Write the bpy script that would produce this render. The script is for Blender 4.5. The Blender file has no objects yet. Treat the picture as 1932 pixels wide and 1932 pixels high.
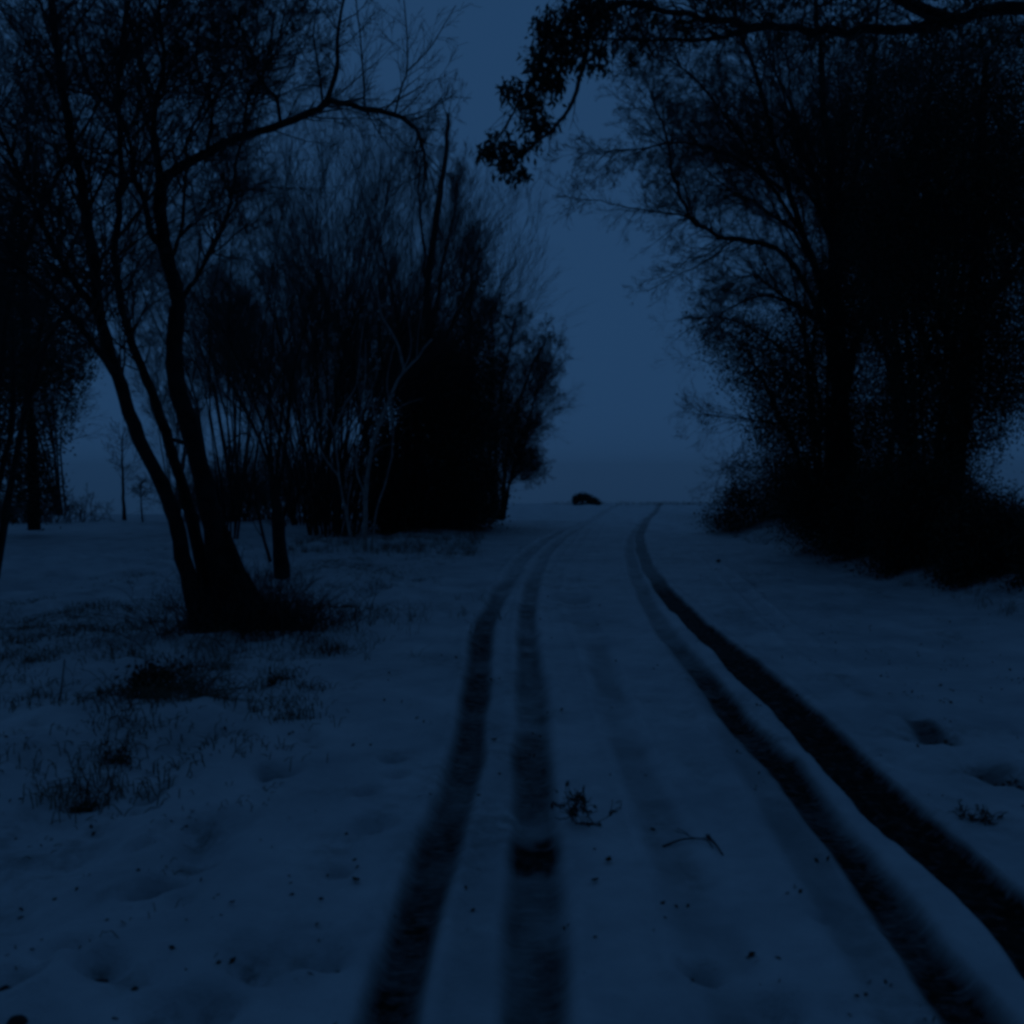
import bpy, math, random
import numpy as np

random.seed(7)
rng = np.random.default_rng(7)
S = bpy.context.scene
C = S.collection
R = math.radians

# ------------------------------------------------------------------ camera
EYE = 1.35
F = 1855.0 / 1932.0          # focal length in picture widths
PITCH = R(-2.13)
cam_d = bpy.data.cameras.new("camera")
cam = bpy.data.objects.new("camera", cam_d)
C.objects.link(cam)
cam.location = (0, 0, EYE)
cam.rotation_euler = (R(90) + PITCH, 0, 0)
cam_d.sensor_width = 36
cam_d.lens = 36 * F
cam_d.clip_start = 0.05
cam_d.clip_end = 5000
cam_d.dof.use_dof = True
cam_d.dof.focus_distance = 16
cam_d.dof.aperture_fstop = 4.0
S.camera = cam

# ------------------------------------------------------------------ dusk sky and light
SKY_STRENGTH = 0.0101
w = bpy.data.worlds.new("World")
S.world = w
w.use_nodes = True
nt = w.node_tree
bg = nt.nodes["Background"]
sky = nt.nodes.new("ShaderNodeTexSky")
sky.sky_type = 'NISHITA'
sky.sun_disc = False
sky.sun_elevation = R(4)
sky.sun_rotation = R(5)
sky.dust_density = 0.3
sky.ozone_density = 6.0
mixn = nt.nodes.new("ShaderNodeMix")
mixn.data_type = 'RGBA'
mixn.inputs[0].default_value = 0.985
nt.links.new(sky.outputs[0], mixn.inputs[6])
mixn.inputs[7].default_value = (1.50, 5.0, 12.2, 1)      # even blue of a thick dusk overcast
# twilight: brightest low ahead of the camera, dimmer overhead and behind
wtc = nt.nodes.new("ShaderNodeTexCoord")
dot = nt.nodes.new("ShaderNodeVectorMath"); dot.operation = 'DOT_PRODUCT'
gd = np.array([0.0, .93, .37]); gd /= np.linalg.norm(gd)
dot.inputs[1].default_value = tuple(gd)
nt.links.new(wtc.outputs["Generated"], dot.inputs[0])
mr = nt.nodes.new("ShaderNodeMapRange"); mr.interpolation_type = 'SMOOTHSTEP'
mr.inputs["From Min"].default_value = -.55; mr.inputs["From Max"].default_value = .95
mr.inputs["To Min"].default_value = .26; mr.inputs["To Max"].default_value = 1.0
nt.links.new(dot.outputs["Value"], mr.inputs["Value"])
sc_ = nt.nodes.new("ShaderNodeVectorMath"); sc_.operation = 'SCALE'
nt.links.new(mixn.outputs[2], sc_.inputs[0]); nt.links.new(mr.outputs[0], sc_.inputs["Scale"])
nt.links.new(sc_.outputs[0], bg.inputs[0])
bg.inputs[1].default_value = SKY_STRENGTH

sun_d = bpy.data.lights.new("sun", 'SUN')
sun_d.energy = 0.003
sun_d.angle = R(40)
sun_d.color = (0.45, 0.7, 1.0)
sun = bpy.data.objects.new("sun", sun_d)
C.objects.link(sun)
sun.rotation_euler = (R(-78), 0, R(-5))
sun['label'] = "dim dusk light behind the clouds"

S.view_settings.view_transform = 'Standard'
S.view_settings.look = 'None'
S.view_settings.gamma = 1
S.view_settings.exposure = 0
S.cycles.use_denoising = True
S.cycles.adaptive_threshold = 0.004
S.cycles.max_bounces = 5
S.cycles.diffuse_bounces = 3
S.cycles.glossy_bounces = 2
S.cycles.transparent_max_bounces = 8
S.cycles.pixel_filter_type = 'BLACKMAN_HARRIS'
S.cycles.filter_width = 3.3

# ------------------------------------------------------------------ helpers
def ray(x, y):
    a = (x - 966) / 1855.0
    b = (966 - y) / 1855.0
    c, s = math.cos(PITCH), math.sin(PITCH)
    return (a, c - b * s, s + b * c)

def at(x, y, Y):
    d = ray(x, y)
    t = Y / d[1]
    return np.array([d[0] * t, Y, EYE + d[2] * t])

def gnd(x, y):
    d = ray(x, y)
    t = EYE / -d[2]
    return d[0] * t, d[1] * t

def tag(o, label=None, cat=None, group=None, kind=None):
    if label: o['label'] = label
    if cat: o['category'] = cat
    if group: o['group'] = group
    if kind: o['kind'] = kind
    return o

def thing(name, label, cat, loc, group=None):
    o = bpy.data.objects.new(name, None)
    C.objects.link(o)
    o.location = tuple(loc)
    o.empty_display_size = 0.2
    return tag(o, label, cat, group)

def mesh_obj(name, V, faces_idx, nper, mat, parent=None, smooth=True):
    """V (n,3); faces_idx (m,nper)"""
    V = np.asarray(V, dtype=np.float32)
    faces_idx = np.asarray(faces_idx, dtype=np.int32)
    if parent is not None:
        V = V - np.array(parent.location, dtype=np.float32)
    me = bpy.data.meshes.new(name)
    me.vertices.add(len(V))
    me.vertices.foreach_set("co", V.ravel())
    m = len(faces_idx)
    me.loops.add(m * nper)
    me.loops.foreach_set("vertex_index", faces_idx.ravel())
    me.polygons.add(m)
    me.polygons.foreach_set("loop_start", np.arange(m, dtype=np.int32) * nper)
    if smooth:
        me.polygons.foreach_set("use_smooth", np.ones(m, dtype=bool))
    me.update(calc_edges=True)
    me.materials.append(mat)
    o = bpy.data.objects.new(name, me)
    C.objects.link(o)
    if parent is not None:
        o.parent = parent
    return o

class Tubes:
    def __init__(self):
        self.g = {}
    def add(self, pts, rad, sides=4):
        self.g.setdefault((len(pts), sides), []).append((pts, rad))
    def build(self, name, mat, parent=None):
        Vs, Fs, off = [], [], 0
        for (k, s), lst in self.g.items():
            P = np.array([a for a, b in lst], dtype=np.float64)
            Rr = np.array([b for a, b in lst], dtype=np.float64)
            n = len(P)
            T = np.gradient(P, axis=1)
            T /= np.linalg.norm(T, axis=2, keepdims=True) + 1e-9
            D = P[:, -1] - P[:, 0]
            ref = np.zeros((n, 3))
            ref[np.arange(n), np.argmin(np.abs(D), axis=1)] = 1
            A = np.cross(T, ref[:, None, :])
            A /= np.linalg.norm(A, axis=2, keepdims=True) + 1e-9
            B = np.cross(T, A)
            th = np.arange(s) * 2 * math.pi / s
            ring = (A[:, :, None, :] * np.cos(th)[None, None, :, None] + B[:, :, None, :] * np.sin(th)[None, None, :, None])
            V = P[:, :, None, :] + ring * Rr[:, :, None, None]
            Vs.append(V.reshape(-1, 3))
            base = (np.arange(n) * k * s)[:, None, None]
            i = np.arange(k - 1)[None, :, None]
            j = np.arange(s)[None, None, :]
            j2 = (j + 1) % s
            a = base + i * s + j; b = base + i * s + j2
            c = base + (i + 1) * s + j2; d = base + (i + 1) * s + j
            Fs.append(np.stack([a, b, c, d], -1).reshape(-1, 4) + off)
            off += n * k * s
        return mesh_obj(name, np.concatenate(Vs), np.concatenate(Fs), 4, mat, parent)

def leaf_mesh(name, pos, size, mat, parent=None, droop=0.3, aspect=0.5):
    """small folded pointed leaves, one diamond each"""
    n = len(pos)
    d = rng.normal(size=(n, 3)); d[:, 2] -= droop
    d /= np.linalg.norm(d, axis=1, keepdims=True)
    u = rng.normal(size=(n, 3))
    s = np.cross(d, u); s /= np.linalg.norm(s, axis=1, keepdims=True)
    nn = np.cross(d, s)
    sz = (size * rng.uniform(0.6, 1.3, n))[:, None]
    V = np.stack([pos, pos + d * sz * .5 + s * sz * aspect * .5 + nn * sz * .1,
                  pos + d * sz, pos + d * sz * .5 - s * sz * aspect * .5 + nn * sz * .1], 1).reshape(-1, 3)
    Fi = np.arange(n * 4).reshape(n, 4)
    return mesh_obj(name, V, Fi, 4, mat, parent, smooth=False)

def spline(pts, sub=4):
    P = [np.array(p, dtype=float) for p in pts]
    P = [2 * P[0] - P[1]] + P + [2 * P[-1] - P[-2]]
    out = []
    for i in range(1, len(P) - 2):
        for k in range(sub):
            t = k / sub
            a, b, c, d = P[i - 1], P[i], P[i + 1], P[i + 2]
            out.append(0.5 * ((2 * b) + (-a + c) * t + (2 * a - 5 * b + 4 * c - d) * t * t + (-a + 3 * b - 3 * c + d) * t ** 3))
    out.append(P[-2])
    return np.array(out)

def unit(v):
    l = math.sqrt(v[0] ** 2 + v[1] ** 2 + v[2] ** 2) or 1e-9
    return (v[0] / l, v[1] / l, v[2] / l)

rg = random.gauss
ru = random.uniform

def splay(d, ang):
    """direction leaning away from d by ang, at any turn round it"""
    a = unit((rg(0, 1), rg(0, 1), rg(0, 1)))
    k = a[0] * d[0] + a[1] * d[1] + a[2] * d[2]
    p = unit((a[0] - k * d[0], a[1] - k * d[1], a[2] - k * d[2]))
    c, s = math.cos(ang), math.sin(ang)
    return (d[0] * c + p[0] * s, d[1] * c + p[1] * s, d[2] * c + p[2] * s)

def grow(tw, p, d, L, r, lvl, prm, tips=None):
    """a wandering twig with its own side twigs; lvl counts down to 0"""
    n = (3, 4, 6, 7, 8)[min(lvl, 4)]
    st = L / n
    pts, rad = [tuple(p)], [r]
    ds = [d]
    wd, tr = prm['wander'], prm['trop']
    for i in range(n):
        d = unit((d[0] + rg(0, wd), d[1] + rg(0, wd), d[2] + rg(0, wd) + tr))
        p = (p[0] + d[0] * st, p[1] + d[1] * st, p[2] + d[2] * st)
        pts.append(p); ds.append(d)
        rad.append(max(prm.get('rmin', .0016), r * (1 - .8 * (i + 1) / n)))
    tw.add(pts, rad, 3 if lvl < 2 else 5)
    if tips is not None and lvl <= 1:
        tips.extend(pts[1:])
    if lvl > 0:
        nc = prm['n'][min(lvl, len(prm['n']) - 1)]
        nc = max(1, int(nc * ru(.7, 1.3)))
        for k in range(nc):
            t = ru(prm.get('t0', .2), 1.0)
            f = t * n
            i = min(n - 1, int(f)); f -= i
            q = tuple(pts[i][c] * (1 - f) + pts[i + 1][c] * f for c in range(3))
            cd = splay(ds[i], prm['ang'] * ru(.5, 1.3))
            grow(tw, q, cd, L * prm['ratio'] * ru(.6, 1.15) * (1.1 - .4 * t), max(prm.get('rmin', .0016), rad[i] * .6), lvl - 1, prm, tips)

FINE = [False]
def fat(c):
    return .0025 + c * .0028 if FINE[0] else .004 + c * .0045

def limb(wood, tw, guide, r0, r1, nchild, clen, lvl, prm, tips=None, sides=8, rough=.02, t0=.15, sub=4):
    P = spline(guide, sub)
    n = len(P)
    L = np.linalg.norm(P[-1] - P[0])
    P[1:-1] += rng.normal(size=(n - 2, 3)) * rough * min(1, L * .2)
    rad = [r0 + (r1 - r0) * (i / (n - 1)) ** .8 for i in range(n)]
    wood.add([tuple(p) for p in P], [q * ru(.93, 1.07) for q in rad], sides)
    for k in range(nchild):
        t = ru(t0, 1.0)
        f = t * (n - 1); i = min(n - 2, int(f)); f -= i
        q = P[i] * (1 - f) + P[i + 1] * f
        d = unit(tuple(P[i + 1] - P[i]))
        cd = splay(d, prm['ang'] * ru(.6, 1.5))
        grow(tw, tuple(q), cd, clen * ru(.5, 1.2) * (1.15 - .5 * t), min(rad[i] * .5, fat(clen)), lvl, prm, tips)
    return P

# ------------------------------------------------------------------ materials
def new_mat(name, base, rough=.8, base2=None, scale=8, spec=.3, bump=0, bscale=30):
    m = bpy.data.materials.new(name)
    m.use_nodes = True
    t = m.node_tree
    b = t.nodes["Principled BSDF"]
    b.inputs["Roughness"].default_value = rough
    b.inputs["Specular IOR Level"].default_value = spec
    tc = t.nodes.new("ShaderNodeTexCoord")
    if base2:
        n = t.nodes.new("ShaderNodeTexNoise"); n.inputs["Scale"].default_value = scale; n.inputs["Detail"].default_value = 4
        t.links.new(tc.outputs["Object"], n.inputs["Vector"])
        r = t.nodes.new("ShaderNodeValToRGB")
        r.color_ramp.elements[0].position = .35; r.color_ramp.elements[1].position = .65
        r.color_ramp.elements[0].color = (*base, 1); r.color_ramp.elements[1].color = (*base2, 1)
        t.links.new(n.outputs["Fac"], r.inputs[0]); t.links.new(r.outputs[0], b.inputs["Base Color"])
    else:
        b.inputs["Base Color"].default_value = (*base, 1)
    if bump:
        n2 = t.nodes.new("ShaderNodeTexNoise"); n2.inputs["Scale"].default_value = bscale; n2.inputs["Detail"].default_value = 5
        t.links.new(tc.outputs["Object"], n2.inputs["Vector"])
        bp = t.nodes.new("ShaderNodeBump"); bp.inputs["Distance"].default_value = bump
        t.links.new(n2.outputs["Fac"], bp.inputs["Height"]); t.links.new(bp.outputs[0], b.inputs["Normal"])
    return m

BARK = new_mat("bark_dark", (.018, .016, .015), .9, (.045, .042, .038), 6, .2, .02, 25)
TWIG = new_mat("twig_dark", (.05, .045, .042), .85, (.09, .08, .072), 3, .2)
PALE = new_mat("bark_pale", (.22, .22, .21), .8, (.46, .45, .42), 9, .3, .01, 20)
IVY = new_mat("leaf_evergreen", (.018, .03, .016), .5, (.035, .055, .03), 2, .35)
BROWN_LEAF = new_mat("leaf_dead", (.05, .035, .02), .8, (.09, .06, .035), 5, .2)
DRY = new_mat("dry_grass", (.08, .07, .05), .9, (.2, .18, .13), 2, .1)

def snow_material(track):
    m = bpy.data.materials.new("snow_lane" if track else "snow")
    m.use_nodes = True
    t = m.node_tree
    b = t.nodes["Principled BSDF"]
    b.inputs["Roughness"].default_value = .55
    b.inputs["Specular IOR Level"].default_value = .6
    tc = t.nodes.new("ShaderNodeTexCoord")
    def noise(scale, detail=4, vec=None, rough=.5):
        n = t.nodes.new("ShaderNodeTexNoise"); n.inputs["Scale"].default_value = scale
        n.inputs["Detail"].default_value = detail; n.inputs["Roughness"].default_value = rough
        t.links.new(vec or tc.outputs["Object"], n.inputs["Vector"]); return n
    def ramp(src, a, c, ca=(0, 0, 0, 1), cc=(1, 1, 1, 1)):
        r = t.nodes.new("ShaderNodeValToRGB")
        r.color_ramp.elements[0].position = a; r.color_ramp.elements[1].position = c
        r.color_ramp.elements[0].color = ca; r.color_ramp.elements[1].color = cc
        t.links.new(src, r.inputs[0]); return r
    def mth(op, a, bb, clamp=False):
        n = t.nodes.new("ShaderNodeMath"); n.operation = op; n.use_clamp = clamp
        for i, v in enumerate((a, bb)):
            if isinstance(v, (int, float)): n.inputs[i].default_value = v
            else: t.links.new(v, n.inputs[i])
        return n.outputs[0]
    def mix(f, a, bb):
        n = t.nodes.new("ShaderNodeMix"); n.data_type = 'RGBA'
        for i, v in ((0, f), (6, a), (7, bb)):
            if isinstance(v, (tuple,)): n.inputs[i].default_value = v
            else: t.links.new(v, n.inputs[i])
        return n.outputs[2]
    big = noise(1.6, 9, None, .62)
    col = ramp(big.outputs["Fac"], .3, .7, (.46, .49, .53, 1), (.78, .80, .83, 1)).outputs[0]
    # thin snow: earth and dead grass showing through, plus shade painted in as colour
    at_ = t.nodes.new("ShaderNodeAttribute"); at_.attribute_name = "thin"
    n3 = noise(13, 6, None, .7)
    th = mth('MULTIPLY', at_.outputs["Fac"], ramp(n3.outputs["Fac"], .4, .62).outputs[0], True)
    col = mix(th, col, (.075, .068, .052, 1))
    at2 = t.nodes.new("ShaderNodeAttribute"); at2.attribute_name = "slush"
    mp = t.nodes.new("ShaderNodeMapping"); mp.inputs["Scale"].default_value = (3.2, 13, 1)
    t.links.new(tc.outputs["Object"], mp.inputs["Vector"])
    n4 = noise(3.2, 8, mp.outputs[0], .72)
    # pressed snow streaks left across the bare wet track
    streak = ramp(n4.outputs["Fac"], .52, .78).outputs[0]
    keep = mth('SUBTRACT', 1.0, mth('MULTIPLY', streak, .85))
    at3 = t.nodes.new("ShaderNodeAttribute"); at3.attribute_name = "clean"
    keep2 = mth('MAXIMUM', keep, at3.outputs["Fac"])
    n5 = noise(22, 4, None, .6)
    edge = mth('MULTIPLY', at2.outputs["Fac"], mth('ADD', .45, mth('MULTIPLY', n5.outputs["Fac"], 1.15)))
    sl = mth('MULTIPLY', edge, keep2, True)
    dark = mix(ramp(noise(14, 5).outputs["Fac"], .4, .6).outputs[0], (.012, .011, .009, 1), (.035, .034, .03, 1))
    col = mix(sl, col, dark)
    t.links.new(col, b.inputs["Base Color"])
    t.links.new(mth('SUBTRACT', .85, mth('MULTIPLY', mth('MAXIMUM', sl, th), .75)), b.inputs["Specular IOR Level"])
    bp = t.nodes.new("ShaderNodeBump"); bp.inputs["Distance"].default_value = .05; bp.inputs["Strength"].default_value = .8
    t.links.new(mth('ADD', noise(5, 8, None, .6).outputs["Fac"], mth('MULTIPLY', mth('MULTIPLY', n4.outputs["Fac"], 2.2), at2.outputs["Fac"])), bp.inputs["Height"])
    t.links.new(bp.outputs[0], b.inputs["Normal"])
    return m

SNOW = snow_material(True)

# ------------------------------------------------------------------ terrain
class Noise2:
    def __init__(self, seed):
        self.g = np.random.default_rng(seed).uniform(-1, 1, (256, 256))
    def __call__(self, x, y):
        xi = np.floor(x).astype(int); yi = np.floor(y).astype(int)
        fx = x - xi; fy = y - yi
        fx = fx * fx * (3 - 2 * fx); fy = fy * fy * (3 - 2 * fy)
        g = self.g
        a = g[xi % 256, yi % 256]; b = g[(xi + 1) % 256, yi % 256]
        c = g[xi % 256, (yi + 1) % 256]; d = g[(xi + 1) % 256, (yi + 1) % 256]
        return (a * (1 - fx) + b * fx) * (1 - fy) + (c * (1 - fx) + d * fx) * fy
N1, N2, N3 = Noise2(1), Noise2(2), Noise2(3)

def sstep(a, b, x):
    t = np.clip((x - a) / (b - a), 0, 1)
    return t * t * (3 - 2 * t)

TRACKS = [  # (picture y, x, width) of each wheel track, turned into metres on the ground below
    ([(1932, 725, 112), (1800, 760, 105), (1700, 790, 98), (1600, 825, 84), (1500, 860, 74), (1400, 885, 62), (1300, 898, 54), (1200, 908, 46), (1150, 925, 40), (1100, 952, 34), (1050, 988, 26), (1020, 1022, 20), (1000, 1060, 16), (985, 1100, 12), (975, 1122, 10)], .66, .35, 7.5),
    ([(1932, 1012, 135), (1800, 1012, 124), (1700, 1011, 113), (1600, 1011, 100), (1500, 1009, 86), (1400, 1005, 72), (1300, 1001, 60), (1250, 997, 50), (1200, 995, 42), (1150, 995, 34), (1100, 1002, 28), (1050, 1024, 22), (1020, 1052, 18), (1000, 1085, 14), (985, 1112, 12), (975, 1130, 10)], .56, .0, 8),
    ([(1932, 1862, 120), (1739, 1715, 96), (1610, 1612, 80), (1449, 1482, 62), (1352, 1390, 48), (1288, 1335, 42), (1200, 1262, 34), (1150, 1232, 28), (1100, 1205, 24), (1050, 1190, 20), (1020, 1188, 16), (1000, 1198, 14), (980, 1216, 12), (968, 1232, 9)], .88, .6, 5.2),
    ([(1932, 2115, 150), (1750, 1945, 118), (1610, 1785, 100), (1530, 1692, 98), (1449, 1605, 80), (1352, 1508, 70), (1288, 1440, 60), (1224, 1367, 46), (1180, 1318, 38), (1150, 1288, 32), (1120, 1258, 28), (1100, 1243, 24), (1070, 1224, 20), (1040, 1211, 17), (1010, 1206, 15), (980, 1220, 12), (968, 1236, 9)], 1.6, 1.0, 9),
    ([(1932, 1742, 60), (1800, 1650, 52), (1638, 1542, 44), (1500, 1455, 36), (1308, 1340, 26), (1200, 1262, 20), (1100, 1190, 14)], .16, 0, 7),
    ([(1932, 1420, 150), (1680, 1300, 110), (1560, 1245, 90), (1400, 1185, 60), (1230, 1125, 50), (1130, 1085, 40), (1080, 1080, 20)], .15, 0, 9),
    ([(1932, 2650, 120), (1600, 2160, 70), (1470, 1932, 50), (1405, 1800, 44), (1352, 1705, 34), (1310, 1640, 22), (1240, 1540, 12)], .62, 0, 5.5),
    ([(1932, 880, 100), (1700, 900, 80), (1500, 930, 60), (1300, 952, 36), (1150, 965, 24)], .10, 0, 7),
]
TR = []
for pts, strength, clean, fade in TRACKS:
    A = []
    for (py, px, pw) in pts:
        X, Y = gnd(px, py)
        X2, _ = gnd(px + pw, py)
        A.append((Y, X, (X2 - X) / 2))
    A = np.array(A)
    # run the track on behind the camera
    sl = (A[1, 1] - A[0, 1]) / (A[1, 0] - A[0, 0])
    A = np.vstack([[-6, A[0, 1] + sl * (-6 - A[0, 0]) * .35, A[0, 2]], A])
    A = np.vstack([A, [90, A[-1, 1] + 9, A[-1, 2]]])
    TR.append((A, strength, clean, fade))

def tracks(x, y):
    """slush 0..1, rut depth, cleanliness"""
    sl = np.zeros_like(x); dp = np.zeros_like(x); cl = np.zeros_like(x); ridge = np.zeros_like(x)
    for i, (A, st, clean, fade) in enumerate(TR):
        cx = np.interp(y, A[:, 0], A[:, 1]); hw = np.interp(y, A[:, 0], A[:, 2])
        hw = np.clip(hw, .085, .16) * (1.18 if i == 3 else 1)
        cx = cx + .01 * N2(y * 1.1 + i * 17, y * 0 + i)
        hw = hw * (1 + .10 * N3(y * 1.7 + i * 31, y * 0))
        slope = np.gradient(A[:, 1], A[:, 0])
        sp = np.interp(y, A[:, 0], slope)
        d = np.abs(x - cx) / np.sqrt(1 + sp * sp * .5)
        prof = 1 - (sstep(.78, 1.22, d / hw) if i == 3 else sstep(.5, 1.3, d / hw))
        f = .34 + .66 * (1 - sstep(fade, fade * 2.0, y))
        if i == 3: f = .32 + .68 * (1 - sstep(8.5, 14, y))
        amp = (.5, .6, .4, .1, .8, .9, .9, .9)[i]
        patch = 1 + amp * (.6 * N1(x * 3 + 50, y * 1.1 + i * 9) + .6 * N3(x * 9, y * 5 + i * 9))
        prof = prof * (.25 if i >= 4 else 1) if False else prof
        if i == 1:   # bare wet earth breaks through in one place
            g0 = gnd(1010, 1600)
            yy = y + .05 * N1(x * 14, y * 3) + .03 * N2(x * 31, y * 20)
            b = np.exp(-(((x - g0[0]) / .17) ** 2 + ((yy - g0[1]) / .19) ** 2) ** 1.4)
            b = b * prof; sl = np.maximum(sl, b * 1.3); cl = np.maximum(cl, b)
        if i >= 4:     # old ruts stop short, the verge one broken up
            prof = prof * (1 - sstep(A[-2, 0] * .6, A[-2, 0] * .95, y))
            if i == 6: prof = prof * sstep(-.4, .3, N1(x * 2.1 + 3, y * 2.3) + .5 * N3(x * 6, y * 5))
        v = prof * st * f * patch
        sl = np.maximum(sl, v); cl = np.maximum(cl, prof * clean)
        dp = np.maximum(dp, prof * (.6 + .4 * f) * (.35 if i >= 4 else 1))
        ridge = np.maximum(ridge, np.exp(-((d / hw - 1.45) / .35) ** 2))
    return np.clip(sl, 0, 1), dp, cl, ridge

HOLES = []   # prints and clods on the verges: x, y, radius, depth
hr = np.random.default_rng(11)
for (px, py, pr) in [(465, 1790, .07), (580, 1790, .07), (610, 1805, .06), (300, 1650, .08), (285, 1655, .07), (185, 1815, .06), (560, 1362, .09), (750, 1470, .05),
                     (700, 1560, .06), (740, 1440, .05), (380, 1560, .12), (375, 1600, .1), (285, 1470, .08), (520, 1465, .08), (430, 1400, .09), (460, 1402, .08),
                     (150, 1470, .12), (1085, 1130, .25), (1110, 1170, .25), (1700, 1350, .1), (1760, 1390, .14), (1840, 1440, .12), (1900, 1465, .12), (30, 1840, .07),
                     (120, 1780, .07), (500, 1815, .08), (395, 1890, .07), (300, 1890, .07), (1480, 1890, .06), (1320, 1820, .05), (640, 1640, .04), (690, 1500, .05)]:
    X, Y = gnd(px, py)
    HOLES.append((X, Y, pr, .045 if py > 1250 else .03))
for k in range(260):
    X = hr.uniform(-6.5, -.9); Y = hr.uniform(2, 16)
    if X > -.9 - .02 * Y and Y < 10: continue
    HOLES.append((X, Y, hr.uniform(.03, .11), hr.uniform(.01, .04)))
for k in range(120):
    X = hr.uniform(1.9, 4.5); Y = hr.uniform(2.5, 16)
    if X < .35 * 5 + .1 * Y and Y < 6: continue
    HOLES.append((X, Y, hr.uniform(.03, .08), hr.uniform(.008, .02)))
for k in range(60):
    X = hr.uniform(-.1, 1.2); Y = hr.uniform(2.2, 8)
    HOLES.append((X, Y, hr.uniform(.02, .05), hr.uniform(.004, .012)))

def base_height(x, y):
    y0 = 24 + 16 * sstep(-9, -3, x)
    u = np.maximum(y - y0, 0)
    z = -48 * (1 - np.exp(-.001 * u * u / 48))
    z = z + 3 * sstep(200, 400, y) * N3(x * .01, y * .01)
    # hedge bank on the right, and a low one on the left where the trees stand
    z = z + .45 * sstep(4.6, 6.4, x) * (1 - sstep(24, 34, y)) * (1 - sstep(60, 90, x) * .0)
    z = z + .04 * np.exp(-(((x + 2.35) / .7) ** 2 + ((y - 8.6) / .7) ** 2))
    g1 = gnd(320, 1325)
    z = z + .07 * np.exp(-(((x - g1[0]) / .35) ** 2 + ((y - g1[1]) / .35) ** 2))
    return z

def height(x, y, full=True):
    z = base_height(x, y)
    near = 1 - sstep(60, 120, y)
    verge = sstep(-.7, -1.6, x) * (1 - sstep(-7, -10, x)) + .35 * sstep(2.2, 3.4, x)
    z = z + near * (.02 * N1(x * .9, y * .7) + .006 * N2(x * 3.1, y * 2.6))
    z = z + near * verge * (.08 * N2(x * 1.7 + 9, y * 1.5) + .04 * N3(x * 4.3, y * 3.9) + .012 * N1(x * 9.7, y * 9.1))
    z = z + near * (.008 * N3(x * 5.3 + 2, y * 4.1) + .006 * N2(x * 11, y * 9) + .004 * N1(x * 23, y * 19))
    if full:
        sl, dp, cl, rd = tracks(x, y)
        z = z - near * .045 * dp + near * .012 * rd * (1 - dp)
        z = z + near * dp * .008 * N1(x * 12, y * 16)
        for (hx, hy, hrr, hd) in HOLES:
            m = (np.abs(x - hx) < hrr * 3) & (np.abs(y - hy) < hrr * 3)
            if m.any():
                q = ((x[m] - hx) ** 2 + (y[m] - hy) ** 2) / hrr ** 2
                z[m] -= 1.7 * hd * np.exp(-q) - hd * .25 * np.exp(-((np.sqrt(q) - 1.7) / .5) ** 2)
    return z

def hz(x, y):
    return float(height(np.array([float(x)]), np.array([float(y)]), False)[0])

def axis(segs):
    out = []
    for a, b, st0, st1 in segs:
        v = a; 
        while v < b - 1e-6:
            out.append(v)
            f = (v - a) / (b - a)
            v += st0 + (st1 - st0) * f
    out.append(segs[-1][1])
    return np.array(out)

ys = axis([(-12, 1.8, .8, .05), (1.8, 6, .018, .025), (6, 16, .025, .07), (16, 45, .07, .25), (45, 160, .3, 4), (160, 1300, 5, 60)])
xs_r = axis([(0, 3.2, .018, .022), (3.2, 8, .03, .1), (8, 30, .15, 1.2), (30, 200, 2, 14), (200, 1500, 20, 90)])
xs_l = axis([(0, 3.6, .018, .026), (3.6, 8, .03, .09), (8, 30, .12, 1.2), (30, 200, 2, 14), (200, 1500, 20, 90)])
xs = np.concatenate([-xs_l[::-1][:-1], xs_r])
GX, GY = np.meshgrid(xs, ys)
GZ = height(GX.copy(), GY.copy())
sl, dp, cl, rd = tracks(GX, GY)
nx, ny = len(xs), len(ys)
V = np.stack([GX, GY, GZ], -1).reshape(-1, 3)
thin = np.clip(.9 * sstep(4.3, 5.8, GX) * (1 - sstep(28, 40, GY)) * (1 - sstep(12, 30, GX)), 0, 1)  # right bank: its shading painted in as darker colour, besides thin snow
thin = np.maximum(thin, 1.0 * sstep(-.1, .75, .8 * N2(GX * .9, GY * .7) + .7 * N1(GX * 2.9, GY * 2.5) + .35 * N3(GX * 7, GY * 6)) * sstep(-1.2, -2.2, GX) * (1 - sstep(-6, -8.5, GX)) * (1 - sstep(18, 26, GY)) * sstep(2.4, 6.0, GY) * (1 - sstep(9, 11, GY) * sstep(-2.8, -3.6, GX)))
thin = np.maximum(thin, .95 * np.exp(-(((GX + 2.35) / .75) ** 2 + ((GY - 8.7) / .8) ** 2)))
thin = np.maximum(thin, .9 * np.exp(-(((GX + 3.1) / .5) ** 2 + ((GY - 13) / .7) ** 2)))
g0 = gnd(330, 1325)
thin = np.maximum(thin, .8 * np.exp(-(((GX - g0[0]) / .32) ** 2 + ((GY - g0[1]) / .25) ** 2)))
for (px, py, a, b, s) in [(1750, 1385, .3, .12, .6), (1880, 1460, .25, .2, .6), (1840, 1540, .2, .3, .35), (150, 1470, .1, .1, .9), (210, 1425, .15, .1, .6), (1240, 1560, .06, .25, .45), (1300, 1640, .05, .2, .4), (290, 1652, .06, .03, .8), (185, 1815, .025, .04, .9),
                          (860, 1000, 2.6, 2.0, .85), (1010, 985, 1.8, .8, .5), (560, 1362, .06, .04, .7), (512, 1300, .1, .06, .7)]:
    X, Y = gnd(px, py)
    thin = np.maximum(thin, s * np.exp(-(((GX - X) / a) ** 2 + ((GY - Y) / b) ** 2)))

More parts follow.
